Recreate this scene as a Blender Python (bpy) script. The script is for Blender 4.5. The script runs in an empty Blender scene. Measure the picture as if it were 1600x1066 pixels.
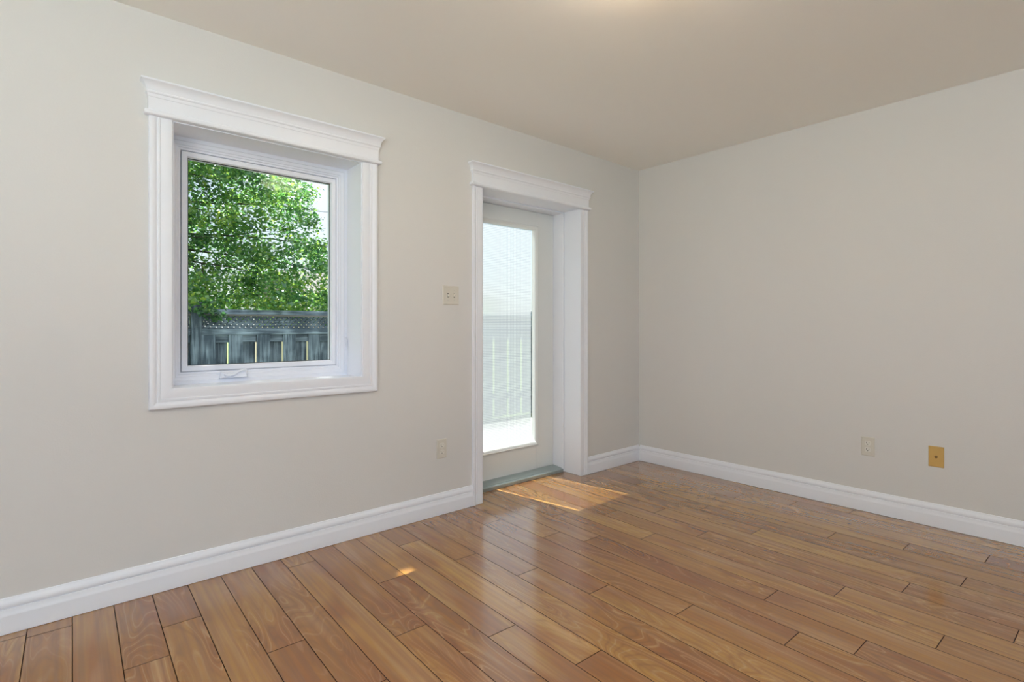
import bpy, bmesh, math, random
import numpy as np
from mathutils import Vector, Matrix

random.seed(7); rng = np.random.default_rng(11)
sc = bpy.context.scene
COL = sc.collection
R = math.radians

# ------------------------------------------------------------------ camera
cd = bpy.data.cameras.new('camera'); cam = bpy.data.objects.new('camera', cd); COL.objects.link(cam)
cam.location = (0, 0, 1.117); cam.rotation_euler = (R(90), 0, R(-41.0))
cd.sensor_fit = 'HORIZONTAL'; cd.sensor_width = 36; cd.lens = 828.8 / 1600 * 36
cd.shift_y = -21 / 1600; cd.clip_start = 0.02; cd.clip_end = 300
sc.camera = cam
# ------------------------------------------------------------------ exposure
sc.view_settings.view_transform = 'Standard'; sc.view_settings.look = 'None'
sc.view_settings.gamma = 1; sc.view_settings.exposure = 0.02
sc.view_settings.use_curve_mapping = False
sc.cycles.use_denoising = True
sc.cycles.max_bounces = 12; sc.cycles.diffuse_bounces = 7; sc.cycles.transparent_max_bounces = 16
sc.cycles.sample_clamp_indirect = 12
# ------------------------------------------------------------------ world: summer sky with thin white cloud
SUN_DIR = Vector((-0.17, 1.0, 2.31)).normalized()
w = bpy.data.worlds.new('world'); sc.world = w; w.use_nodes = True
nt = w.node_tree; nt.nodes.clear()
wo = nt.nodes.new('ShaderNodeOutputWorld'); bg = nt.nodes.new('ShaderNodeBackground')
sky = nt.nodes.new('ShaderNodeTexSky'); sky.sky_type = 'NISHITA'; sky.sun_disc = False
sky.sun_elevation = math.asin(SUN_DIR.z); sky.sun_rotation = math.atan2(SUN_DIR.x, SUN_DIR.y)
sky.dust_density = 2.0
tc = nt.nodes.new('ShaderNodeTexCoord'); nz = nt.nodes.new('ShaderNodeTexNoise')
nz.inputs['Scale'].default_value = 2.2; nz.inputs['Detail'].default_value = 6
cr = nt.nodes.new('ShaderNodeValToRGB'); cr.color_ramp.elements[0].position = .38; cr.color_ramp.elements[1].position = .66
cr.color_ramp.elements[0].color = (.25, .25, .25, 1); cr.color_ramp.elements[1].color = (.9, .9, .9, 1)
mx = nt.nodes.new('ShaderNodeMixRGB'); mx.inputs[2].default_value = (8.5, 9.0, 9.6, 1)
nt.links.new(tc.outputs['Generated'], nz.inputs['Vector']); nt.links.new(nz.outputs['Fac'], cr.inputs['Fac'])
nt.links.new(cr.outputs['Color'], mx.inputs[0]); nt.links.new(sky.outputs['Color'], mx.inputs[1])
nt.links.new(mx.outputs['Color'], bg.inputs['Color']); nt.links.new(bg.outputs[0], wo.inputs['Surface'])
bg.inputs['Strength'].default_value = 0.15
# ------------------------------------------------------------------ sun
sl = bpy.data.lights.new('sun', 'SUN'); sl.energy = 22.0; sl.angle = R(0.4); sl.color = (1.0, .96, .91)
so = bpy.data.objects.new('sun', sl); COL.objects.link(so); so.rotation_euler = SUN_DIR.to_track_quat('Z', 'Y').to_euler()
so.location = (0, 6, 12)
# added area lights to fill the room: a neutral one inside added_window_left in the left wall, and a blue one inside added_window_back behind the camera
def area(name, loc, rot, sx, sy, power, col):
    l = bpy.data.lights.new(name, 'AREA'); l.shape = 'RECTANGLE'; l.size = sx; l.size_y = sy; l.energy = power; l.color = col
    o = bpy.data.objects.new(name, l); COL.objects.link(o); o.location = loc; o.rotation_euler = rot; return o
area('fill_left', (-1.76, -.6, 1.40), (R(163), 0, R(-90)), 2.0, 1.1, 122, (.94, .95, .96))
area('fill_back', (-.3, -1.76, 1.40), (R(112), 0, 0), 2.0, 1.1, 22, (.30, .62, 1.0))
LAMP = 25.0

# ------------------------------------------------------------------ materials
def new_mat(name):
    m = bpy.data.materials.new(name); m.use_nodes = True; return m, m.node_tree, m.node_tree.nodes['Principled BSDF']
def N(nt, t, **kw):
    n = nt.nodes.new(t)
    for k, v in kw.items():
        if k in n.inputs.keys(): n.inputs[k].default_value = v
        else: setattr(n, k, v)
    return n
def plain(name, col, rough=.5, metal=0, bump=0, bscale=200, spec=.5, var=0, vscale=3):
    m, nt, b = new_mat(name)
    b.inputs['Base Color'].default_value = (*col, 1); b.inputs['Roughness'].default_value = rough
    b.inputs['Metallic'].default_value = metal; b.inputs['Specular IOR Level'].default_value = spec
    tcn = N(nt, 'ShaderNodeTexCoord')
    if bump:
        n = N(nt, 'ShaderNodeTexNoise', Scale=bscale, Detail=3.0); nt.links.new(tcn.outputs['Object'], n.inputs['Vector'])
        bp = N(nt, 'ShaderNodeBump', Strength=bump, Distance=.002); nt.links.new(n.outputs['Fac'], bp.inputs['Height'])
        nt.links.new(bp.outputs[0], b.inputs['Normal'])
    if var:
        n = N(nt, 'ShaderNodeTexNoise', Scale=vscale, Detail=4.0); nt.links.new(tcn.outputs['Object'], n.inputs['Vector'])
        mr = N(nt, 'ShaderNodeMapRange'); mr.inputs[3].default_value = 1 - var; mr.inputs[4].default_value = 1 + var
        nt.links.new(n.outputs['Fac'], mr.inputs[0])
        hs = N(nt, 'ShaderNodeHueSaturation', Color=(*col, 1)); nt.links.new(mr.outputs[0], hs.inputs['Value'])
        nt.links.new(hs.outputs[0], b.inputs['Base Color'])
    return m
M = {}
M['wall'] = plain('wall_paint', (.70, .69, .675), .62, bump=.25, bscale=160, spec=.3)
M['ceiling'] = plain('ceiling_paint', (.92, .91, .87), .75, bump=.2, bscale=140, spec=.2)
M['trim'] = plain('trim_paint', (.84, .86, .92), .38)
M['vinyl'] = plain('white_vinyl', (.80, .82, .90), .35)
M['door'] = plain('door_paint', (.74, .76, .75), .42, bump=.06, bscale=60)
M['alu'] = plain('sill_aluminium', (.36, .42, .42), .38, metal=.55)
M['gasket'] = plain('black_gasket', (.02, .022, .022), .6)
M['plate'] = plain('ivory_plastic', (.66, .63, .56), .35)
M['plate_face'] = plain('ivory_face', (.74, .72, .66), .3)
M['slot'] = plain('slot_dark', (.03, .028, .025), .6)
M['tan'] = plain('tan_plastic', (.62, .40, .13), .35)
M['brass'] = plain('dark_brass', (.20, .12, .04), .4, metal=.7)
M['steel'] = plain('brushed_steel', (.6, .58, .54), .3, metal=1)
M['groove'] = plain('plank_bevel', (.035, .014, .006), .8, spec=.05)
M['bark'] = plain('bark', (.055, .045, .04), .85, bump=.6, bscale=30, var=.35, vscale=8)
M['lawn'] = plain('lawn_grass', (.10, .15, .035), .9, bump=1, bscale=60, var=.35, vscale=6)
M['patio'] = plain('patio_concrete', (.17, .165, .16), .85, bump=.3, bscale=50, var=.08, vscale=4)
M['siding'] = plain('pale_pink_siding', (.62, .50, .46), .7)
M['roof'] = plain('roof_shingle', (.12, .11, .11), .9, var=.2, vscale=20)
M['dark_pane'] = plain('dark_glass', (.03, .04, .05), .1)

def m_wood_fence(sc_=(40, 40, 2.2)):
    m, nt, b = new_mat('weathered_cedar')
    tcn = N(nt, 'ShaderNodeTexCoord'); mp = N(nt, 'ShaderNodeMapping'); mp.inputs['Scale'].default_value = sc_
    nt.links.new(tcn.outputs['Object'], mp.inputs[0])
    n = N(nt, 'ShaderNodeTexNoise', Scale=1.0, Detail=5.0, Distortion=.6); nt.links.new(mp.outputs[0], n.inputs['Vector'])
    n2 = N(nt, 'ShaderNodeTexNoise', Scale=3.2, Detail=3.0); nt.links.new(tcn.outputs['Object'], n2.inputs['Vector'])
    ad = N(nt, 'ShaderNodeMath', operation='ADD'); nt.links.new(n.outputs['Fac'], ad.inputs[0]); nt.links.new(n2.outputs['Fac'], ad.inputs[1])
    cr = N(nt, 'ShaderNodeValToRGB'); e = cr.color_ramp.elements
    e[0].position = .72; e[0].color = (.065, .092, .125, 1); e[1].position = 1.0; e[1].color = (.29, .37, .45, 1)
    hm = N(nt, 'ShaderNodeMath', operation='MULTIPLY'); hm.inputs[1].default_value = .8; nt.links.new(ad.outputs[0], hm.inputs[0])
    nt.links.new(hm.outputs[0], cr.inputs[0])
    oi = N(nt, 'ShaderNodeObjectInfo'); mr = N(nt, 'ShaderNodeMapRange'); mr.inputs[3].default_value = .8; mr.inputs[4].default_value = 1.2
    nt.links.new(oi.outputs['Random'], mr.inputs[0])
    hs = N(nt, 'ShaderNodeHueSaturation'); nt.links.new(cr.outputs[0], hs.inputs['Color']); nt.links.new(mr.outputs[0], hs.inputs['Value'])
    nt.links.new(hs.outputs[0], b.inputs['Base Color']); b.inputs['Roughness'].default_value = .85
    return m
M['fence'] = m_wood_fence(); M['fence_rail'] = m_wood_fence((2.2, 40, 40))

def m_floor():
    m, nt, b = new_mat('laminate_planks')
    uv = N(nt, 'ShaderNodeUVMap'); uv.uv_map = 'plank_uv'
    at = N(nt, 'ShaderNodeAttribute'); at.attribute_name = 'plank'
    L = nt.links.new
    def mapped(sx, sy):
        mp = N(nt, 'ShaderNodeMapping'); mp.inputs['Scale'].default_value = (sx, sy, 1); L(uv.outputs[0], mp.inputs[0]); return mp.outputs[0]
    def noise(vec, detail, dist=0, scale=1.0, rough=.5):
        n = N(nt, 'ShaderNodeTexNoise', Scale=scale, Detail=detail, Distortion=dist, Roughness=rough); L(vec, n.inputs['Vector']); return n.outputs['Fac']
    def math_(op, a, bb, clamp=False):
        n = N(nt, 'ShaderNodeMath', operation=op); n.use_clamp = clamp
        for i, v in enumerate((a, bb)):
            if isinstance(v, (int, float)): n.inputs[i].default_value = v
            else: L(v, n.inputs[i])
        return n.outputs[0]
    def mix(f, a, c, mode='MIX'):
        n = N(nt, 'ShaderNodeMixRGB', blend_type=mode)
        for i, v in enumerate((f, a, c)):
            if isinstance(v, (int, float)): n.inputs[i].default_value = v
            elif isinstance(v, tuple): n.inputs[i].default_value = (*v, 1)
            else: L(v, n.inputs[i])
        return n.outputs[0]
    def rng_(v, a, c, d=0., e=1.):
        n = N(nt, 'ShaderNodeMapRange'); n.inputs[1].default_value = a; n.inputs[2].default_value = c
        n.inputs[3].default_value = d; n.inputs[4].default_value = e; L(v, n.inputs[0]); return n.outputs[0]
    base = mix(at.outputs['Fac'], (.31, .122, .020), (.49, .255, .052))
    patch = noise(mapped(1.7, 6), 2.0, .4)
    col = mix(rng_(patch, .47, .63, 0, .62), base, (.25, .07, .018))
    pale = noise(mapped(1.3, 11), 2.0, .2)
    col = mix(rng_(pale, .52, .72, 0, .5), col, (.50, .30, .135))
    # ring figure: contour lines of a stretched noise field
    fld = noise(mapped(1.5, 7.5), 1.5, .5)
    rings = math_('PINGPONG', math_('MULTIPLY', fld, 32.0), 1.0)
    fig = rng_(noise(mapped(.9, 3), 1.0), .41, .58)
    dark = rng_(rings, .0, .38, 1, 0)
    col = mix(math_('MULTIPLY', math_('MULTIPLY', dark, fig), .36), col, (.14, .045, .012))
    light = rng_(rings, .78, .98)
    col = mix(math_('MULTIPLY', math_('MULTIPLY', light, fig), .50), col, (.56, .33, .13))
    # straight streaks and fibre
    st = noise(mapped(1.0, 55), 3.0, .1)
    col = mix(rng_(st, .35, .62, .45, 0), col, (.20, .085, .03))
    fb = noise(mapped(9, 330), 2.0)
    col = mix(rng_(fb, .3, .7, .07, 0), col, (.20, .09, .04))
    # knots
    kn = N(nt, 'ShaderNodeTexVoronoi', Scale=1.0); L(mapped(1.6, 5.2), kn.inputs['Vector'])
    col = mix(rng_(kn.outputs['Distance'], .02, .09, .28, 0), col, (.16, .07, .035))
    L(col, b.inputs['Base Color'])
    b.inputs['Roughness'].default_value = .27
    b.inputs['Specular IOR Level'].default_value = .3; b.inputs['Coat Weight'].default_value = 1; b.inputs['Coat IOR'].default_value = 1.55; b.inputs['Coat Roughness'].default_value = .12
    return m
M['floor'] = m_floor()

def m_glass():
    m, nt, b = new_mat('clear_glass'); nt.nodes.remove(b); out = nt.nodes['Material Output']
    tr = N(nt, 'ShaderNodeBsdfTransparent', Color=(.95, .98, .97, 1)); gl = N(nt, 'ShaderNodeBsdfGlossy', Roughness=0.0)
    lw = N(nt, 'ShaderNodeLayerWeight', Blend=.5); pw = N(nt, 'ShaderNodeMath', operation='POWER'); pw.inputs[1].default_value = 5
    nt.links.new(lw.outputs['Facing'], pw.inputs[0]); fr = N(nt, 'ShaderNodeMapRange'); fr.inputs[3].default_value = .005; fr.inputs[4].default_value = 1
    nt.links.new(pw.outputs[0], fr.inputs[0]); mxs = N(nt, 'ShaderNodeMixShader')
    nt.links.new(fr.outputs[0], mxs.inputs[0]); nt.links.new(tr.outputs[0], mxs.inputs[1]); nt.links.new(gl.outputs[0], mxs.inputs[2])
    nt.links.new(mxs.outputs[0], out.inputs[0]); return m
M['glass'] = m_glass()
def m_film():
    # privacy film printed with a fine grid of frosted squares
    m, nt, b = new_mat('privacy_film'); nt.nodes.remove(b); out = nt.nodes['Material Output']; L = nt.links.new
    tcn = N(nt, 'ShaderNodeTexCoord'); sx = N(nt, 'ShaderNodeSeparateXYZ'); L(tcn.outputs['Object'], sx.inputs[0])
    def lines(o):
        a = N(nt, 'ShaderNodeMath', operation='MULTIPLY'); a.inputs[1].default_value = 1 / .0115; L(o, a.inputs[0])
        f = N(nt, 'ShaderNodeMath', operation='FRACT'); L(a.outputs[0], f.inputs[0])
        g = N(nt, 'ShaderNodeMath', operation='LESS_THAN'); g.inputs[1].default_value = .28; L(f.outputs[0], g.inputs[0]); return g.outputs[0]
    mxm = N(nt, 'ShaderNodeMath', operation='MAXIMUM'); L(lines(sx.outputs['X']), mxm.inputs[0]); L(lines(sx.outputs['Z']), mxm.inputs[1])
    tl = N(nt, 'ShaderNodeBsdfTranslucent'); tm = N(nt, 'ShaderNodeMixRGB', Color1=(.46, .475, .50, 1), Color2=(.30, .32, .36, 1)); L(mxm.outputs[0], tm.inputs[0]); L(tm.outputs[0], tl.inputs[0]); rf = N(nt, 'ShaderNodeBsdfRefraction', Roughness=.34, IOR=1.10, Color=(.56, .58, .61, 1))
    tp = N(nt, 'ShaderNodeBsdfTransparent')
    m1 = N(nt, 'ShaderNodeMixShader'); L(tl.outputs[0], m1.inputs[1]); L(rf.outputs[0], m1.inputs[2])
    fac = N(nt, 'ShaderNodeMapRange'); fac.inputs[3].default_value = .40; fac.inputs[4].default_value = .28; L(mxm.outputs[0], fac.inputs[0])
    L(fac.outputs[0], m1.inputs[0])
    m2 = N(nt, 'ShaderNodeMixShader'); tf = N(nt, 'ShaderNodeMapRange'); tf.inputs[3].default_value = .09; tf.inputs[4].default_value = .25; L(mxm.outputs[0], tf.inputs[0]); L(tf.outputs[0], m2.inputs[0]); L(m1.outputs[0], m2.inputs[1]); L(tp.outputs[0], m2.inputs[2])
    L(m2.outputs[0], out.inputs[0]); return m
M['film'] = m_film()
def m_leaf():
    m, nt, b = new_mat('maple_leaves'); nt.nodes.remove(b); out = nt.nodes['Material Output']; L = nt.links.new
    at = N(nt, 'ShaderNodeAttribute'); at.attribute_name = 'tint'
    cr = N(nt, 'ShaderNodeValToRGB'); e = cr.color_ramp.elements; e[0].color = (.028, .10, .045, 1); e[1].color = (.34, .46, .07, 1)
    k = e.new(.55); k.color = (.10, .25, .06, 1); L(at.outputs['Fac'], cr.inputs[0])
    df = N(nt, 'ShaderNodeBsdfDiffuse'); tl = N(nt, 'ShaderNodeBsdfTranslucent'); gl = N(nt, 'ShaderNodeBsdfGlossy', Roughness=.35, Color=(.8, .9, 1, 1))
    L(cr.outputs[0], df.inputs[0])
    hs = N(nt, 'ShaderNodeHueSaturation', Value=1.5, Saturation=1.0); L(cr.outputs[0], hs.inputs['Color']); L(hs.outputs[0], tl.inputs[0])
    a = N(nt, 'ShaderNodeMixShader'); a.inputs[0].default_value = .5; L(df.outputs[0], a.inputs[1]); L(tl.outputs[0], a.inputs[2])
    c = N(nt, 'ShaderNodeMixShader'); c.inputs[0].default_value = .10; L(a.outputs[0], c.inputs[1]); L(gl.outputs[0], c.inputs[2])
    L(c.outputs[0], out.inputs[0]); return m
M['leaf'] = m_leaf()
def m_lamp():
    m, nt, b = new_mat('lit_opal_glass')
    b.inputs['Base Color'].default_value = (.9, .88, .84, 1); b.inputs['Emission Color'].default_value = (1, .82, .60, 1)
    b.inputs['Emission Strength'].default_value = LAMP; return m
M['lamp'] = m_lamp()

# ------------------------------------------------------------------ mesh helpers
class MB:
    def __init__(s): s.v = []; s.f = []; s.mi = []; s.m = 0
    def add(s, vs, fs):
        o = len(s.v); s.v += [tuple(p) for p in vs]; s.f += [tuple(i + o for i in f) for f in fs]; s.mi += [s.m] * len(fs); return s
    def box(s, x0, x1, y0, y1, z0, z1, c=0.0):
        if c <= 0:
            vs = [(x, y, z) for x in (x0, x1) for y in (y0, y1) for z in (z0, z1)]
            return s.add(vs, [(0, 1, 3, 2), (4, 6, 7, 5), (0, 4, 5, 1), (2, 3, 7, 6), (0, 2, 6, 4), (1, 5, 7, 3)])
        bm = bmesh.new()
        for x, sx in ((x0, 1), (x1, -1)):
            for y, sy in ((y0, 1), (y1, -1)):
                for z, sz in ((z0, 1), (z1, -1)):
                    bm.verts.new((x, y + sy * c, z + sz * c)); bm.verts.new((x + sx * c, y, z + sz * c)); bm.verts.new((x + sx * c, y + sy * c, z))
        bmesh.ops.convex_hull(bm, input=bm.verts); bmesh.ops.dissolve_limit(bm, angle_limit=.01, verts=bm.verts, edges=bm.edges)
        bm.verts.index_update()
        s.add([v.co[:] for v in bm.verts], [[v.index for v in f.verts] for f in bm.faces]); bm.free(); return s
    def prism(s, prof, p0, d, wd, td, length, m0=0, m1=0):
        """profile (w, t) extruded along d; the ends are mitred by m0 / m1 times w"""
        p0, d, wd, td = map(Vector, (p0, d, wd, td)); n = len(prof)
        vs = [p0 + wd * a + td * b + d * (m0 * a) for a, b in prof] + [p0 + wd * a + td * b + d * (length + m1 * a) for a, b in prof]
        fs = [(i, (i + 1) % n, n + (i + 1) % n, n + i) for i in range(n)] + [tuple(range(n))[::-1], tuple(range(n, 2 * n))]
        return s.add(vs, fs)
    def rings(s, rs, caps=True):
        n = len(rs[0]); vs = [p for r in rs for p in r]
        fs = [(k * n + i, k * n + (i + 1) % n, (k + 1) * n + (i + 1) % n, (k + 1) * n + i) for k in range(len(rs) - 1) for i in range(n)]
        if caps: fs += [tuple(range(n))[::-1], tuple(range((len(rs) - 1) * n, len(rs) * n))]
        return s.add(vs, fs)
    def lathe(s, prof, c, axis='Z', n=24, caps=True):
        rs = []
        for r, h in prof:
            ring = []
            for i in range(n):
                a = 2 * math.pi * i / n; x, y = r * math.cos(a), r * math.sin(a)
                ring.append((c[0] + x, c[1] + y, c[2] + h) if axis == 'Z' else (c[0] + x, c[1] + h, c[2] + y))
            rs.append(ring)
        return s.rings(rs, caps)
    def tube(s, pts, rad, n=7):
        rs = []
        for i, p in enumerate(pts):
            p = Vector(p); t = (Vector(pts[min(i + 1, len(pts) - 1)]) - Vector(pts[max(i - 1, 0)])).normalized()
            a = t.orthogonal().normalized() if abs(t.z) > .9 else t.cross(Vector((0, 0, 1))).normalized(); b_ = t.cross(a)
            rs.append([p + (a * math.cos(2 * math.pi * k / n) + b_ * math.sin(2 * math.pi * k / n)) * rad[i] for k in range(n)])
        return s.rings(rs)
    def build(s, name, mats, parent=None, shift=True, smooth=False, kind=None):
        me = bpy.data.meshes.new(name); vs = s.v
        if parent and shift:
            o = parent; off = Vector((0, 0, 0))
            while o: off += o.location; o = o.parent
            vs = [(x - off.x, y - off.y, z - off.z) for x, y, z in vs]
        me.from_pydata(vs, [], s.f)
        bm = bmesh.new(); bm.from_mesh(me); bmesh.ops.recalc_face_normals(bm, faces=bm.faces); bm.to_mesh(me); bm.free()
        for mt in (mats if isinstance(mats, (list, tuple)) else [mats]): me.materials.append(M[mt])
        me.polygons.foreach_set('material_index', s.mi)
        o = bpy.data.objects.new(name, me); COL.objects.link(o)
        if parent: o.parent = parent
        if kind: o['kind'] = kind
        if smooth: me.shade_smooth() if smooth is True else me.shade_auto_smooth(angle=smooth) if hasattr(me, 'shade_auto_smooth') else smooth_angle(me, smooth)
        return o
def smooth_angle(me, ang):
    me.shade_smooth(); bm = bmesh.new(); bm.from_mesh(me)
    for e in bm.edges:
        if len(e.link_faces) == 2 and e.calc_face_angle(0) > ang: e.smooth = False
    bm.to_mesh(me); bm.free()
def empty(name, loc, label=None, cat=None, group=None, kind=None, rz=0):
    o = bpy.data.objects.new(name, None); COL.objects.link(o); o.location = loc; o.rotation_euler = (0, 0, rz); o.empty_display_size = .1
    tag(o, label, cat, group, kind); return o
def tag(o, label=None, cat=None, group=None, kind=None):
    for k, v in (('label', label), ('category', cat), ('group', group), ('kind', kind)):
        if v: o[k] = v
    return o
def copy_tree(o, parent=None):
    c = o.copy(); COL.objects.link(c); c.parent = parent
    for ch in list(o.children): copy_tree(ch, c)
    return c

# ------------------------------------------------------------------ room constants
WY = 2.676; WX = 3.744; CZ = 2.44; LX = -1.8; BY = -1.8; OUT = 3.0          # outer face of the window wall
W0, W1, WZ0, WZ1 = .385, 1.266, .845, 2.008                                 # window hole
D0, D1, DZ = 2.055, 3.012, 2.02                                             # door hole

# ------------------------------------------------------------------ floor: each laminate plank drawn into one floor mesh
def make_floor():
    rot = R(1.3465); ca, sa = math.cos(rot), math.sin(rot); P = .1283; LN = 1.24; g = .0015; bv = .0015
    joints = {1: 2.137, 2: 2.349, 3: 1.70, 4: 1.935, 5: 1.55, 6: 2.56, 7: 1.743, 8: 2.153, 9: 1.527, 10: 1.217, 11: 2.132, 12: 1.822, 13: 1.505,
              14: 1.18, 15: .825, 16: .65, 17: 1.015, 18: .48, 19: .844, 20: .313, 21: .674, 22: 1.383, 23: .528, 24: 1.099, 25: .80, 26: .507,
              27: 1.454, 28: 1.162, 29: .86, 30: .3}
    b = MB(); info = []
    x0, x1, y0, y1 = LX, WX, BY, WY
    def clip(poly, axis, val, keep_less):
        out = []
        for i in range(len(poly)):
            a, c = poly[i], poly[(i + 1) % len(poly)]
            ia = (a[axis] <= val) == keep_less; ic = (c[axis] <= val) == keep_less
            if ia: out.append(a)
            if ia != ic:
                t = (val - a[axis]) / (c[axis] - a[axis]); out.append((a[0] + t * (c[0] - a[0]), a[1] + t * (c[1] - a[1])))
        return out
    def to_w(u, v): return (u * ca + v * sa, -u * sa + v * ca)
    rects = [(x0, x1, y0, y1), (D0, D1, WY, 2.86)]
    for i in range(-17, 33):
        off = joints.get(i, random.uniform(0, LN))
        k0 = math.floor((BY - .3 - off) / LN) - 1
        for k in range(k0, k0 + 7):
            va, vb = off + k * LN, off + (k + 1) * LN; ua, ub = i * P, (i + 1) * P
            rnd = random.random(); ou, ov = random.uniform(0, 40), random.uniform(0, 40)
            for (rx0, rx1, ry0, ry1) in rects:
                def cl(poly):
                    for ax, vl, kl in ((0, rx0, False), (0, rx1, True), (1, ry0, False), (1, ry1, True)):
                        poly = clip(poly, ax, vl, kl)
                        if len(poly) < 3: return None
                    return poly
                inner = [to_w(u, v) for u, v in ((ua + g, va + g), (ub - g, va + g), (ub - g, vb - g), (ua + g, vb - g))]
                p = cl(inner)
                if not p: continue
                b.m = 0; b.add([(x, y, 0) for x, y in p], [tuple(range(len(p)))])
                info.append((rnd, ou, ov))
                # bevelled edges, painted dark, sloping down to the seam
                outer = [to_w(u, v) for u, v in ((ua, va), (ub, va), (ub, vb), (ua, vb))]
                for q in range(4):
                    quad = [inner[q], inner[(q + 1) % 4], outer[(q + 1) % 4], outer[q]]
                    cq = [(min(max(x, rx0), rx1), min(max(y, ry0), ry1)) for x, y in quad]
                    if max(c[0] for c in cq) - min(c[0] for c in cq) < 1e-6 or max(c[1] for c in cq) - min(c[1] for c in cq) < 1e-6: continue
                    b.m = 1; b.add([(cq[0][0], cq[0][1], 0), (cq[1][0], cq[1][1], 0), (cq[2][0], cq[2][1], -bv), (cq[3][0], cq[3][1], -bv)], [(0, 1, 2, 3)])
                    info.append((rnd, ou, ov))
    me = bpy.data.meshes.new('floor'); me.from_pydata(b.v, [], b.f)
    me.materials.append(M['floor']); me.materials.append(M['groove']); me.polygons.foreach_set('material_index', b.mi)
    uvl = me.uv_layers.new(name='plank_uv'); at = me.attributes.new('plank', 'FLOAT', 'FACE')
    for pi, pl in enumerate(me.polygons):
        rnd, ou, ov = info[pi]; at.data[pi].value = rnd
        for li in pl.loop_indices:
            x, y, z = me.vertices[me.loops[li].vertex_index].co
            u = x * ca - y * sa; v = x * sa + y * ca
            uvl.data[li].uv = (v + ou, u + ov)
    bm = bmesh.new(); bm.from_mesh(me)
    for f in bm.faces:
        if f.normal.z < 0: f.normal_flip()
    bm.to_mesh(me); bm.free()
    o = bpy.data.objects.new('floor', me); COL.objects.link(o); o['kind'] = 'structure'
make_floor()

MB().box(LX - .12, WX + .12, BY - .12, OUT, CZ, CZ + .12).build('ceiling', 'ceiling', kind='structure')
MB().box(WX, WX + .12, BY - .12, OUT, -.3, CZ).build('wall_right', 'wall', kind='structure')
b = MB()
b.box(LX - .12, LX, BY, -1.65, -.004, CZ); b.box(LX - .12, LX, 0.45, WY, -.004, CZ); b.box(LX - .12, LX, -1.65, .45, -.004, .80); b.box(LX - .12, LX, -1.65, .45, 2.0, CZ)
b.build('wall_left', 'wall', kind='structure')
MB().box(LX - .12, WX + .12, BY - .12, OUT, -.30, -.004).build('subfloor', 'groove', kind='structure')
b = MB()                                                                     # wall with the window and door openings
b.box(LX, W0, WY, OUT, -.004, CZ); b.box(W0, W1, WY, OUT, -.004, WZ0); b.box(W0, W1, WY, OUT, WZ1, CZ)
b.box(W1, D0, WY, OUT, -.004, CZ); b.box(D0, D1, WY, OUT, DZ, CZ); b.box(D1, WX, WY, OUT, -.004, CZ)
b.build('wall_front', 'wall', kind='structure')
b = MB()
b.box(LX - .12, -1.35, BY - .12, BY, -.004, CZ); b.box(.75, WX, BY - .12, BY, -.004, CZ); b.box(-1.35, .75, BY - .12, BY, -.004, .80); b.box(-1.35, .75, BY - .12, BY, 2.0, CZ)
b.build('wall_back', 'wall', kind='structure')
w3 = empty('added_window_back', (-.3, BY - .06, 1.40), kind='structure')  # unseen window, added to go with the blue fill light
b = MB()
for x0, x1, z0, z1 in ((-1.35, .75, .80, .86), (-1.35, .75, 1.94, 2.0), (-1.35, -1.29, .86, 1.94), (.69, .75, .86, 1.94), (-.33, -.27, .86, 1.94)):
    b.box(x0, x1, BY - .10, BY - .02, z0, z1, .003)
b.build('window_frame', 'vinyl', w3)
MB().box(-1.29, -.33, BY - .065, BY - .06, .86, 1.94).build('glass_pane', 'glass', w3)
MB().box(-.27, .69, BY - .065, BY - .06, .86, 1.94).build('glass_pane', 'glass', w3)
w2 = empty('added_window_left', (LX - .06, -.6, 1.40), kind='structure')  # unseen window, added as the setting for the upward fill light
b = MB()
for y0, y1, z0, z1 in ((-1.65, .45, .80, .86), (-1.65, .45, 1.94, 2.0), (-1.65, -1.59, .86, 1.94), (.39, .45, .86, 1.94), (-.63, -.57, .86, 1.94)):
    b.box(LX - .10, LX - .02, y0, y1, z0, z1, .003)
b.build('window_frame', 'vinyl', w2)
MB().box(LX - .065, LX - .06, -1.59, -.63, .86, 1.94).build('glass_pane', 'glass', w2)
MB().box(LX - .065, LX - .06, -.57, .39, .86, 1.94).build('glass_pane', 'glass', w2)

# ------------------------------------------------------------------ baseboards
BP = [(0, 0), (0, .017), (.063, .017), (.067, .0165), (.072, .0145), (.082, .0125), (.088, .0115), (.0895, .0075), (.0925, .0075), (.094, .0118),
      (.099, .0128), (.107, .0118), (.115, .009), (.121, .005), (.126, .004), (.128, 0)]
def baseboard(name, p0, d, td, ln):
    MB().prism(BP, p0, d, (0, 0, 1), td, ln).build(name, 'trim', kind='structure', smooth=R(28))
baseboard('baseboard_left', (LX, WY, .0015), (1, 0, 0), (0, -1, 0), 1.992 - LX)
baseboard('baseboard_front', (3.080, WY, .0015), (1, 0, 0), (0, -1, 0), WX - 3.080)
baseboard('baseboard_right', (WX, BY, .0015), (0, 1, 0), (-1, 0, 0), WY - BY - .0165)
baseboard('baseboard_back', (LX, BY, .0015), (1, 0, 0), (0, 1, 0), WX - LX - .018)

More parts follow.
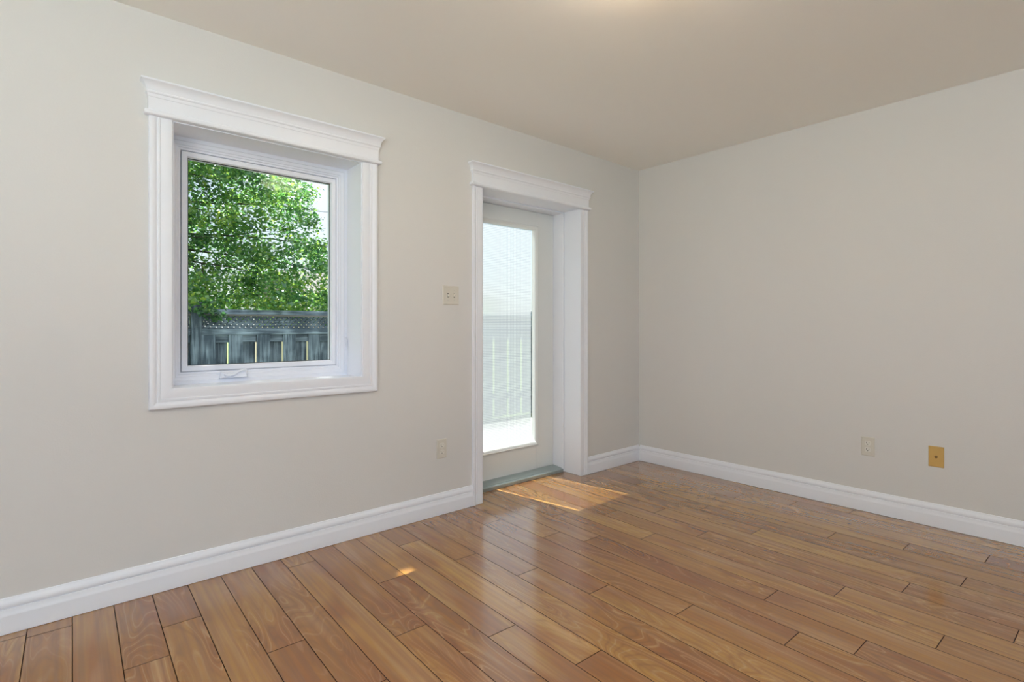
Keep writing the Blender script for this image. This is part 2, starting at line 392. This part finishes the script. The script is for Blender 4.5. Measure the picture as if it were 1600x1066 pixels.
# ------------------------------------------------------------------ window
CP = [(0, 0), (0, .009), (.002, .0115), (.005, .0122), (.018, .013), (.030, .0125), (.040, .0115), (.0435, .0112), (.0445, .0145), (.049, .0152),
      (.053, .0148), (.0545, .0118), (.057, .0120), (.063, .0165), (.069, .0190), (.079, .0195), (.083, .0185), (.085, .016), (.085, 0)]
def casing_leg(parent, x, z0, z1, side, width, mitre):
    k = width / .085; prof = [(a * k, t) for a, t in CP]
    MB().prism(prof, (x, WY, z0), (0, 0, 1), (side, 0, 0), (0, -1, 0), z1 - z0, -1 if mitre else 0, 0).build('casing', 'trim', parent, smooth=R(28))
HP = [(0, .004, .024), (.002, .013, .030), (.006, .017, .0335), (.012, .018, .0345), (.018, .016, .033), (.0215, .011, .029), (.0225, .003, .0215),
      (.076, .003, .0215), (.078, .005, .0235), (.090, .007, .0255), (.0935, .0115, .030), (.098, .0125, .031), (.1015, .010, .0285), (.1035, .011, .0295),
      (.116, .0135, .032), (.126, .018, .037), (.133, .024, .043), (.1365, .028, .047), (.138, .030, .049), (.1445, .030, .049), (.146, .028, .047)]
def header(parent, x0, x1, z0):
    rs = []
    for z, o, t in HP:
        rs.append([(x0 - o, WY, z0 + z), (x0 - o, WY - t, z0 + z), (x1 + o, WY - t, z0 + z), (x1 + o, WY, z0 + z)])
    MB().rings(rs).build('header', 'trim', parent, smooth=R(28))
win = empty('window_1', (.8255, WY, .772), kind='structure')
casing_leg(win, .393, .857, 2.004, -1, .085, True); casing_leg(win, 1.258, .857, 2.004, 1, .085, True)
MB().prism(CP, (.393, WY, .857), (1, 0, 0), (0, 0, -1), (0, -1, 0), 1.258 - .393, -1, 1).build('casing', 'trim', win, smooth=R(28))
header(win, .308, 1.343, 2.004)
b = MB()                                                                     # jamb liners of the deep reveal
b.box(W0, .398, WY - .002, 2.93, .8455, 2.0075); b.box(1.253, W1, WY - .002, 2.93, .8455, 2.0075); b.box(.398, 1.253, WY - .002, 2.93, 2.0, 2.0075)
b.build('window_jamb', 'trim', win)
MB().box(.398, 1.253, WY - .003, 2.93, .8455, .8525, .001).build('window_sill', 'trim', win)
FP = [(0, .08), (0, 0), (.020, 0), (.022, .003), (.040, .005), (.042, .0085), (.052, .0095), (.054, .0145), (.064, .0155), (.067, .022), (.067, .08)]
def rect_frame(parent, name, mat, x0, x1, z0, z1, yf, prof):
    """picture frame; prof = (distance inwards from the outer edge, depth behind the front face yf)"""
    b = MB(); rs = []
    for a, t in prof:
        rs.append([(x0 + a, yf + t, z0 + a), (x1 - a, yf + t, z0 + a), (x1 - a, yf + t, z1 - a), (x0 + a, yf + t, z1 - a)])
    rs.append(rs[0]); b.rings(rs, caps=False); return b.build(name, mat, parent)
rect_frame(win, 'window_frame', 'vinyl', .398, 1.253, .8525, 2.0, 2.85, [(a * .86 if a < .07 else a, t) for a, t in FP])
rect_frame(win, 'gasket', 'gasket', .4545, 1.1965, .909, 1.9435, 2.8735, [(0, .02), (0, 0), (.012, 0), (.012, .02)])
sash = rect_frame(win, 'sash', 'vinyl', .4575, 1.1935, .9115, 1.9395, 2.862, [(0, .05), (0, .003), (.002, 0), (.021, .001), (.024, .004), (.0265, .012), (.0265, .05)])
rect_frame(win, 'glazing_seal', 'gasket', .4835, 1.1675, .9375, 1.9135, 2.879, [(0, .004), (0, 0), (.0035, 0), (.0035, .004)])
MB().box(.482, 1.169, 2.884, 2.888, .936, 1.915).build('glass_pane', 'glass', win)
# folded crank handle on the bottom of the frame
b = MB()
b.rings([[(.612, 2.850, .872), (.738, 2.850, .872), (.732, 2.850, .905), (.618, 2.850, .905)],
         [(.615, 2.834, .873), (.735, 2.834, .873), (.728, 2.840, .903), (.622, 2.840, .903)],
         [(.620, 2.830, .876), (.730, 2.830, .876), (.722, 2.838, .899), (.628, 2.838, .899)]])
crank = b.build('crank_handle', 'vinyl', win)
b = MB(); b.tube([(.628, 2.829, .893), (.645, 2.824, .886), (.668, 2.822, .890), (.693, 2.822, .905), (.713, 2.824, .912), (.728, 2.828, .908)],
                 [.0045, .006, .0065, .0065, .007, .005], 8)
b.lathe([(.010, 0), (.010, -.008), (.007, -.011)], (.640, 2.834, .889), 'Y', 14)
b.build('crank_arm', 'vinyl', crank, smooth=R(40))
b = MB(); b.box(1.238, 1.247, 2.846, 2.8505, .985, 1.085, .002)              # sash lock on the right side of the frame
lock = b.build('sash_lock', 'vinyl', win)
MB().tube([(1.2425, 2.846, 1.062), (1.2425, 2.834, 1.055), (1.2425, 2.829, 1.035), (1.2425, 2.828, 1.008)], [.004, .0045, .004, .0035], 8).build('lock_lever', 'vinyl', lock, smooth=R(40))

# ------------------------------------------------------------------ door
door = empty('door_1', (2.535, WY, 0), kind='structure')
casing_leg(door, 2.071, .0015, 2.004, -1, .079, False); casing_leg(door, 2.998, .0015, 2.004, 1, .080, False)
header(door, 1.992, 3.078, 2.006)
b = MB()
b.box(D0, 2.066, WY - .002, 2.835, .0015, 2.0195); b.box(3.003, D1, WY - .002, 2.835, .0015, 2.0195); b.box(2.066, 3.003, WY - .002, 2.835, 2.010, 2.0195)
b.build('door_jamb', 'trim', door)
b = MB()
b.box(D0 + .0005, 2.078, 2.838, 3.0, .0015, 2.0193, .001); b.box(2.992, D1 - .0005, 2.838, 3.0, .0015, 2.0193, .001); b.box(2.078, 2.992, 2.838, 3.0, 2.0, 2.0193, .001)
b.build('door_frame', 'trim', door)
b = MB()                                                                     # metal threshold
b.prism([(0, 0), (0, .020), (.004, .024), (.020, .025), (.024, .028), (.085, .034), (.11, .036), (.165, .030), (.165, 0)], (2.0785, 2.835, .001), (1, 0, 0), (0, 1, 0), (0, 0, 1), .913)
b.build('threshold', 'alu', door)
GX0, GX1, GZ0, GZ1 = 2.290, 2.792, .246, 1.862
b = MB(); yf, yb = 2.945, 2.985
b.box(2.080, GX0 - .012, yf, yb, .037, 1.998, .002); b.box(GX1 + .012, 2.990, yf, yb, .037, 1.998, .002)
b.box(GX0 - .012, GX1 + .012, yf, yb, .037, GZ0 - .012); b.box(GX0 - .012, GX1 + .012, yf, yb, GZ1 + .012, 1.998)
panel = b.build('door_panel', 'door', door)
rect_frame(door, 'glass_frame', 'door', GX0 - .030, GX1 + .030, GZ0 - .030, GZ1 + .030, 2.931,
           [(0, .014), (0, .006), (.004, .001), (.010, 0), (.014, .003), (.018, .004), (.026, .009), (.030, .016), (.030, .048)])
MB().box(GX0 - .008, GX1 + .008, 2.979, 2.983, GZ0 - .008, GZ1 + .008).build('glass_pane', 'glass', door)
b = MB(); b.add([(GX0 + .012, 2.9775, GZ0 + .002), (GX1 - .011, 2.9775, GZ0 + .002), (GX1 - .011, 2.9775, GZ1 - .002), (GX0 + .012, 2.9775, GZ1 - .002)], [(0, 1, 2, 3)])
b.build('privacy_film', 'film', door)
b = MB(); b.lathe([(.030, 0), (.030, -.005), (.012, -.010), (.010, -.030), (.020, -.038), (.026, -.050), (.022, -.060), (.010, -.064)], (2.14, 2.945, .96), 'Y', 20)
b.build('door_knob', 'steel', door, smooth=R(35))

# ------------------------------------------------------------------ wall plates (built facing -Y, then turned)
def plate(b, w_, h_, t=.0055):
    rs = []
    for o, y in ((0, 0), (0, -.002), (-.0035, -t), ):
        rs.append([(-w_ / 2 - o, y, -h_ / 2 - o), (w_ / 2 + o, y, -h_ / 2 - o), (w_ / 2 + o, y, h_ / 2 + o), (-w_ / 2 - o, y, h_ / 2 + o)])
    return b.rings(rs)
def outlet(label, loc, rz):
    r = empty('wall_outlet', (0, 0, 0), label, 'outlet')
    b = MB(); plate(b, .070, .115); b.build('cover_plate', 'plate', r)
    for s in (1, -1):
        cz = s * .0195; ring = []
        for i in range(24):
            a = 2 * math.pi * i / 24; ring.append((max(-.0165, min(.0165, .0175 * math.cos(a))), max(-.0135, min(.0135, .0175 * math.sin(a)))))
        b = MB(); b.rings([[(x, -.0050, cz + z) for x, z in ring], [(x, -.0075, cz + z) for x, z in ring], [(x * .95, -.0080, cz + z * .95) for x, z in ring]])
        rc = b.build('receptacle', 'plate_face', r)
        b = MB(); b.box(-.0080, -.0056, -.0083, -.0078, cz - .001, cz + .0075); b.box(.0056, .0080, -.0083, -.0078, cz, cz + .0065)
        b.lathe([(.0026, -.0003), (.0026, .0002)], (0, -.0080, cz - .0065), 'Y', 12); b.build('slots', 'slot', rc)
    b = MB(); b.lathe([(.0028, .0005), (.0028, -.0012), (.0018, -.0018)], (0, -.0055, 0), 'Y', 12); b.build('screw', 'plate_face', r)
    r.location = loc; r.rotation_euler = (0, 0, rz); return r
outlet('ivory duplex outlet on the window wall, left of the glazed door near the baseboard', (1.766, WY, .392), 0)
outlet('ivory duplex outlet on the right-hand wall beside the tan cable plate', (WX, 1.012, .396), R(-90))
def switch():
    r = empty('light_switch', (0, 0, 0), 'ivory double toggle light switch between the window and the glazed door', 'light switch')
    b = MB(); plate(b, .117, .115); b.build('cover_plate', 'plate', r)
    for s in (-1, 1):
        cx = s * .023
        MB().box(cx - .0052, cx + .0052, -.0060, -.0052, -.012, .012).build('toggle_slot', 'slot', r)
        b = MB(); b.rings([[(cx - .0045, -.0055, -.010), (cx + .0045, -.0055, -.010), (cx + .0045, -.0055, .006), (cx - .0045, -.0055, .006)],
                           [(cx - .0038, -.016, .006 * s), (cx + .0038, -.016, .006 * s), (cx + .0038, -.016, .006 * s + .005), (cx - .0038, -.016, .006 * s + .005)]])
        b.build('toggle', 'plate_face', r)
        for z in (-.030, .030):
            b = MB(); b.lathe([(.0028, .0005), (.0028, -.0010), (.0018, -.0016)], (cx, -.0055, z), 'Y', 12); b.build('screw', 'steel', r)
    r.location = (1.8325, WY, 1.3125); return r
switch()
def cable():
    r = empty('cable_plate', (0, 0, 0), 'tan yellow cable wall plate with one round jack on the right-hand wall', 'wall plate')
    b = MB(); plate(b, .070, .115); b.build('cover_plate', 'tan', r)
    b = MB(); b.lathe([(.0075, 0), (.0075, -.002), (.0048, -.0025), (.0048, -.011), (.0030, -.0115)], (0, -.0050, 0), 'Y', 12); b.build('jack', 'brass', r)
    for z in (-.042, .042):
        b = MB(); b.lathe([(.0028, .0005), (.0028, -.0010), (.0018, -.0016)], (0, -.0055, z), 'Y', 12); b.build('screw', 'tan', r)
    r.location = (WX, .6835, .393); r.rotation_euler = (0, 0, R(-90)); return r
cable()

# ------------------------------------------------------------------ ceiling lamp, just above the top edge of the frame
lamp = empty('ceiling_light', (1.505, 1.01, CZ), 'round opal glass ceiling light, lit, just above the top of the view', 'ceiling light')
MB().lathe([(.065, 0), (.065, -.012), (.058, -.020), (.050, -.0665)], (1.505, 1.01, CZ), n=40).build('base', 'vinyl', lamp, smooth=R(35))
MB().lathe([(.055, -.066), (.140, -.066), (.160, -.072), (.166, -.082), (.160, -.096), (.135, -.112), (.090, -.123), (.040, -.129), (.004, -.131)], (1.505, 1.01, CZ), n=40).build('lamp_shade', 'lamp', lamp, smooth=True)
MB().lathe([(.010, -.129), (.012, -.133), (.006, -.140), (.002, -.142)], (1.505, 1.01, CZ), n=16).build('finial', 'steel', lamp, smooth=True)

# ------------------------------------------------------------------ outside: ground, fence, trees, house
GZ = -.30
MB().box(-20, 40, OUT, 60, GZ - .2, GZ).build('lawn', 'lawn', kind='structure')
MB().box(1.2, 5.2, OUT, 5.0, GZ, -.04).build('patio', 'patio', kind='structure')
MB().box(-40, 40, -40, BY - .12, GZ - .2, GZ).build('rear_lawn', 'lawn', kind='structure')

FY = 6.36
fence = empty('fence', (2, FY, GZ), 'weathered grey wooden fence with a lattice top seen through the window', 'fence')
PX = [1.455 + .287 * k for k in range(-10, 24)]
for k, x in enumerate(PX):
    x0 = x if k != 9 else x + .02
    MB().box(x0, x0 + .140, FY, FY + .019, GZ + .03, 1.045, .002).build('picket', 'fence', fence)
    MB().box(x + .125, x + .283, FY + .057, FY + .076, GZ + .03, 1.045, .002).build('picket', 'fence', fence)
posts = [1.145 + 2.44 * k for k in (-1, 0, 1, 2)]
for x in posts:
    b = MB(); b.box(x - .048, x + .048, FY - .025, FY + .071, GZ - .0, 1.36, .004); b.box(x - .058, x + .058, FY - .035, FY + .081, 1.36, 1.385, .006)
    b.build('post', 'fence', fence)
xs = [PX[0]] + posts + [PX[-1] + .28]
for a, c in zip(xs[:-1], xs[1:]):
    a += .05; c -= .05
    if c - a < .3: continue
    MB().box(a, c, FY - .012, FY + .019 - .0195, 1.04, 1.105, .003).build('rail', 'fence_rail', fence)
    MB().box(a, c, FY + .0195, FY + .0565, .955, 1.045, .002).build('rail', 'fence_rail', fence)
    MB().box(a, c, FY + .0195, FY + .0565, .00, .09, .002).build('rail', 'fence_rail', fence)
    MB().box(a, c, FY - .010, FY + .055, 1.255, 1.315, .004).build('rail', 'fence_rail', fence)
    MB().box(a, c, FY - .022, FY - .0105, 1.243, 1.262, .002).build('trim_strip', 'patio', fence)
    b = MB(); h0, h1 = 1.10, 1.26; hh = h1 - h0
    q = a - hh
    while q < c:
        for (sgn, y) in ((1, FY + .012), (-1, FY + .020)):
            xa, xb = (q, q + hh) if sgn > 0 else (q + hh, q); ww = .041
            pts = [(xa, h0), (xa + ww, h0), (xb + ww, h1), (xb, h1)]
            lo, hi = a, c
            pts = [(min(max(px_, lo), hi), pz) for px_, pz in pts]
            if abs(pts[1][0] - pts[0][0]) + abs(pts[2][0] - pts[3][0]) < .01: continue
            b.rings([[(px_, y - .004, pz) for px_, pz in pts], [(px_, y + .0035, pz) for px_, pz in pts]])
        q += .058
    b.build('lattice', 'fence_rail', fence)

def leaves(name, centres, radii, counts, size, parent, zflat=.65):
    n = int(sum(counts)); C = np.repeat(np.array(centres), counts, axis=0); Rr = np.repeat(np.array(radii), counts)[:, None]
    d = rng.normal(size=(n, 3)); d /= np.linalg.norm(d, axis=1)[:, None]; d *= rng.random((n, 1)) ** .5; d[:, 2] *= zflat
    P = C + d * Rr
    nrm = rng.normal(size=(n, 3)) * .75; nrm[:, 2] = np.abs(nrm[:, 2]) + .45; nrm /= np.linalg.norm(nrm, axis=1)[:, None]
    a = np.cross(nrm, rng.normal(size=(n, 3))); a /= np.linalg.norm(a, axis=1)[:, None]; bb = np.cross(nrm, a)
    s = size * rng.uniform(.6, 1.25, (n, 1))
    # five-sided leaf with a raised midrib fold
    v = np.stack([P - a * s * .5, P - a * s * .12 + bb * s * .42 + nrm * s * .12, P + a * s * .6, P - a * s * .12 - bb * s * .42 + nrm * s * .12, P - a * s * .02], 1)
    V = v.reshape(-1, 3)
    off = (np.arange(n) * 5)[:, None]
    F = np.concatenate([off + np.array([[0, 1, 4]]), off + np.array([[1, 2, 4]]), off + np.array([[4, 2, 3]]), off + np.array([[0, 4, 3]])], 1).reshape(-1, 3)
    o0 = parent.location
    V = V - np.array([o0.x, o0.y, o0.z])
    me = bpy.data.meshes.new(name); me.vertices.add(len(V)); me.vertices.foreach_set('co', V.astype(np.float32).ravel())
    me.loops.add(len(F) * 3); me.loops.foreach_set('vertex_index', F.astype(np.int32).ravel())
    me.polygons.add(len(F)); me.polygons.foreach_set('loop_start', np.arange(0, len(F) * 3, 3, dtype=np.int32)); me.update(calc_edges=True)
    at = me.attributes.new('tint', 'FLOAT', 'POINT')
    cl = np.repeat(rng.uniform(-.18, .22, len(counts)), counts)
    at.data.foreach_set('value', np.repeat(np.clip(rng.normal(.5, .2, n) + cl, 0, 1), 5).astype(np.float32))
    me.materials.append(M['leaf']); o = bpy.data.objects.new(name, me); COL.objects.link(o); o.parent = parent; return o

tree = empty('tree', (-1.0, 8.3, GZ), 'bright green broadleaf tree behind and over the grey fence', 'tree')
T = Vector((-1.0, 8.3, GZ))
MB().tube([T, T + Vector((.03, 0, 1)), T + Vector((.1, -.05, 2.2)), T + Vector((.15, -.2, 4)), T + Vector((.4, -.6, 6.2))], [.19, .15, .13, .10, .06], 12).build('trunk', 'bark', tree, smooth=True)
cen, rad, cnt = [], [], []
def limb(p0, p1, r0, sag=.0, twigs=2):
    p0, p1 = Vector(p0), Vector(p1); pts = []; n = 9
    j = Vector((random.uniform(-.15, .15), random.uniform(-.15, .15), random.uniform(-.1, .1)))
    for i in range(n):
        t = i / (n - 1); p = p0.lerp(p1, t) + j * math.sin(t * math.pi) * 1.4 + Vector((0, 0, sag * math.sin(t * math.pi)))
        p += Vector((random.uniform(-1, 1), random.uniform(-1, 1), random.uniform(-1, 1))) * .035 * (0 < i < n - 1); pts.append(p)
    b = MB(); b.tube(pts, [.6 * r0 * (1 - .92 * i / (n - 1)) for i in range(n)], 7)
    for _ in range(twigs):
        k = random.randint(3, n - 2); d = Vector((random.uniform(.0, 1), random.uniform(-.8, .6), random.uniform(-.7, .7))).normalized() * random.uniform(.4, .9)
        q = pts[k]; b.tube([q, q + d * .5 + Vector((0, 0, .03)), q + d], [r0 * .18, r0 * .12, .002], 5)
    b.build('branch', 'bark', tree, smooth=True)
for zz, ex, ey, ez, r0 in ((1.7, 2.1, 7.0, 1.75, .045), (2.0, 3.3, 7.4, 2.25, .045), (2.3, 1.9, 7.1, 2.15, .04), (2.6, 3.6, 8.0, 2.9, .04), (2.9, 2.2, 7.3, 2.8, .035),
                           (3.3, 3.4, 7.7, 3.6, .035), (3.6, 1.8, 7.2, 3.5, .035), (2.2, 4.3, 8.7, 1.9, .04), (2.4, .4, 6.7, 2.3, .035), (1.5, 1.2, 7.0, 1.6, .035)):
    limb(T + Vector((.1, -.05, zz - GZ)), (ex, ey, ez), r0, .12)
for (x, y, z) in ((.3, 6.2, 7.6), (-.6, 6.0, 7.8), (.4, 6.8, 6.8), (-1.6, 7.4, 7.5), (-2.4, 8, 5.5), (-1, 10, 6.5), (.6, 5.7, 7.0)):
    limb(T + Vector((.3, -.5, 5.6)), (x, y, z), .05, .2, 3)
# leaf sprays of the part of the crown seen through the window
k = 0
while k < 760:
    x, y, z = random.uniform(-1.6, 5.2), random.uniform(6.75, 9.6), random.uniform(1.25, 4.4)
    hx = (x / y - .17) / .24; hz = (z - 1.2) / 2.0            # 0..1 across the pane
    if random.random() < .72 * max(0, hx) * max(0, min(1, hz)) ** .8 : continue
    if hx > .82 and hz > .72: continue
    r = random.uniform(.20, .36); cen.append((x, y, z)); rad.append(r); cnt.append(int(random.uniform(110, 200) * (.75 if hx > .5 else 1))); k += 1
for x, y, z, r, c in ((1.25, 6.26, 1.30, .16, 70), (1.12, 6.22, 1.38, .18, 90), (1.35, 6.24, 1.22, .10, 30), (1.75, 6.35, 1.40, .15, 60), (1.95, 6.33, 1.36, .15, 70),
                      (2.1, 6.38, 1.42, .2, 90), (1.6, 6.5, 1.47, .2, 80), (2.35, 6.6, 1.47, .2, 80), (2.7, 6.7, 1.47, .2, 80), (1.45, 6.6, 1.6, .22, 90), (1.2, 6.5, 1.6, .22, 90),
                      (2.0, 6.6, 1.6, .24, 90), (2.95, 6.9, 1.5, .25, 90), (2.45, 6.8, 1.65, .25, 90), (1.0, 6.4, 1.55, .2, 80)):
    cen.append((x, y, z)); rad.append(r); cnt.append(c)
leaves('foliage', cen, rad, cnt, .052, tree)
cen, rad, cnt = [], [], []
for _ in range(170):                                                          # high crown, which shades the window but not the door
    a = random.uniform(0, 2 * math.pi); q = math.sqrt(random.random()); h = random.uniform(-1, 1)
    cen.append((-.80 + 1.75 * q * math.cos(a) * math.sqrt(1 - .6 * h * h), 6.6 + 1.9 * q * math.sin(a), 7.6 + 1.5 * h)); rad.append(random.uniform(.35, .55)); cnt.append(115)
leaves('foliage', cen, rad, cnt, .13, tree)

house = empty('house', (9.3, 17, GZ), 'pale pink house glimpsed between the leaves beyond the fence', 'house')
MB().box(6.2, 12.5, 17, 23, GZ, 2.2).build('wall', 'siding', house)
b = MB(); b.rings([[(6.0, 16.6, 2.2), (12.8, 16.6, 2.2), (12.8, 23.4, 2.2), (6.0, 23.4, 2.2)], [(6.0, 20, 3.2), (12.8, 20, 3.2), (12.8, 20.01, 3.2), (6.0, 20.01, 3.2)]])
b.build('roof', 'roof', house)
for x in (7.2, 9.0, 10.8):
    f = MB().box(x, x + 1.0, 16.96, 17.0, .8, 1.9, .01).build('window', 'vinyl', house)
    MB().box(x + .06, x + .94, 16.94, 16.96, .86, 1.84).build('pane', 'dark_pane', f)
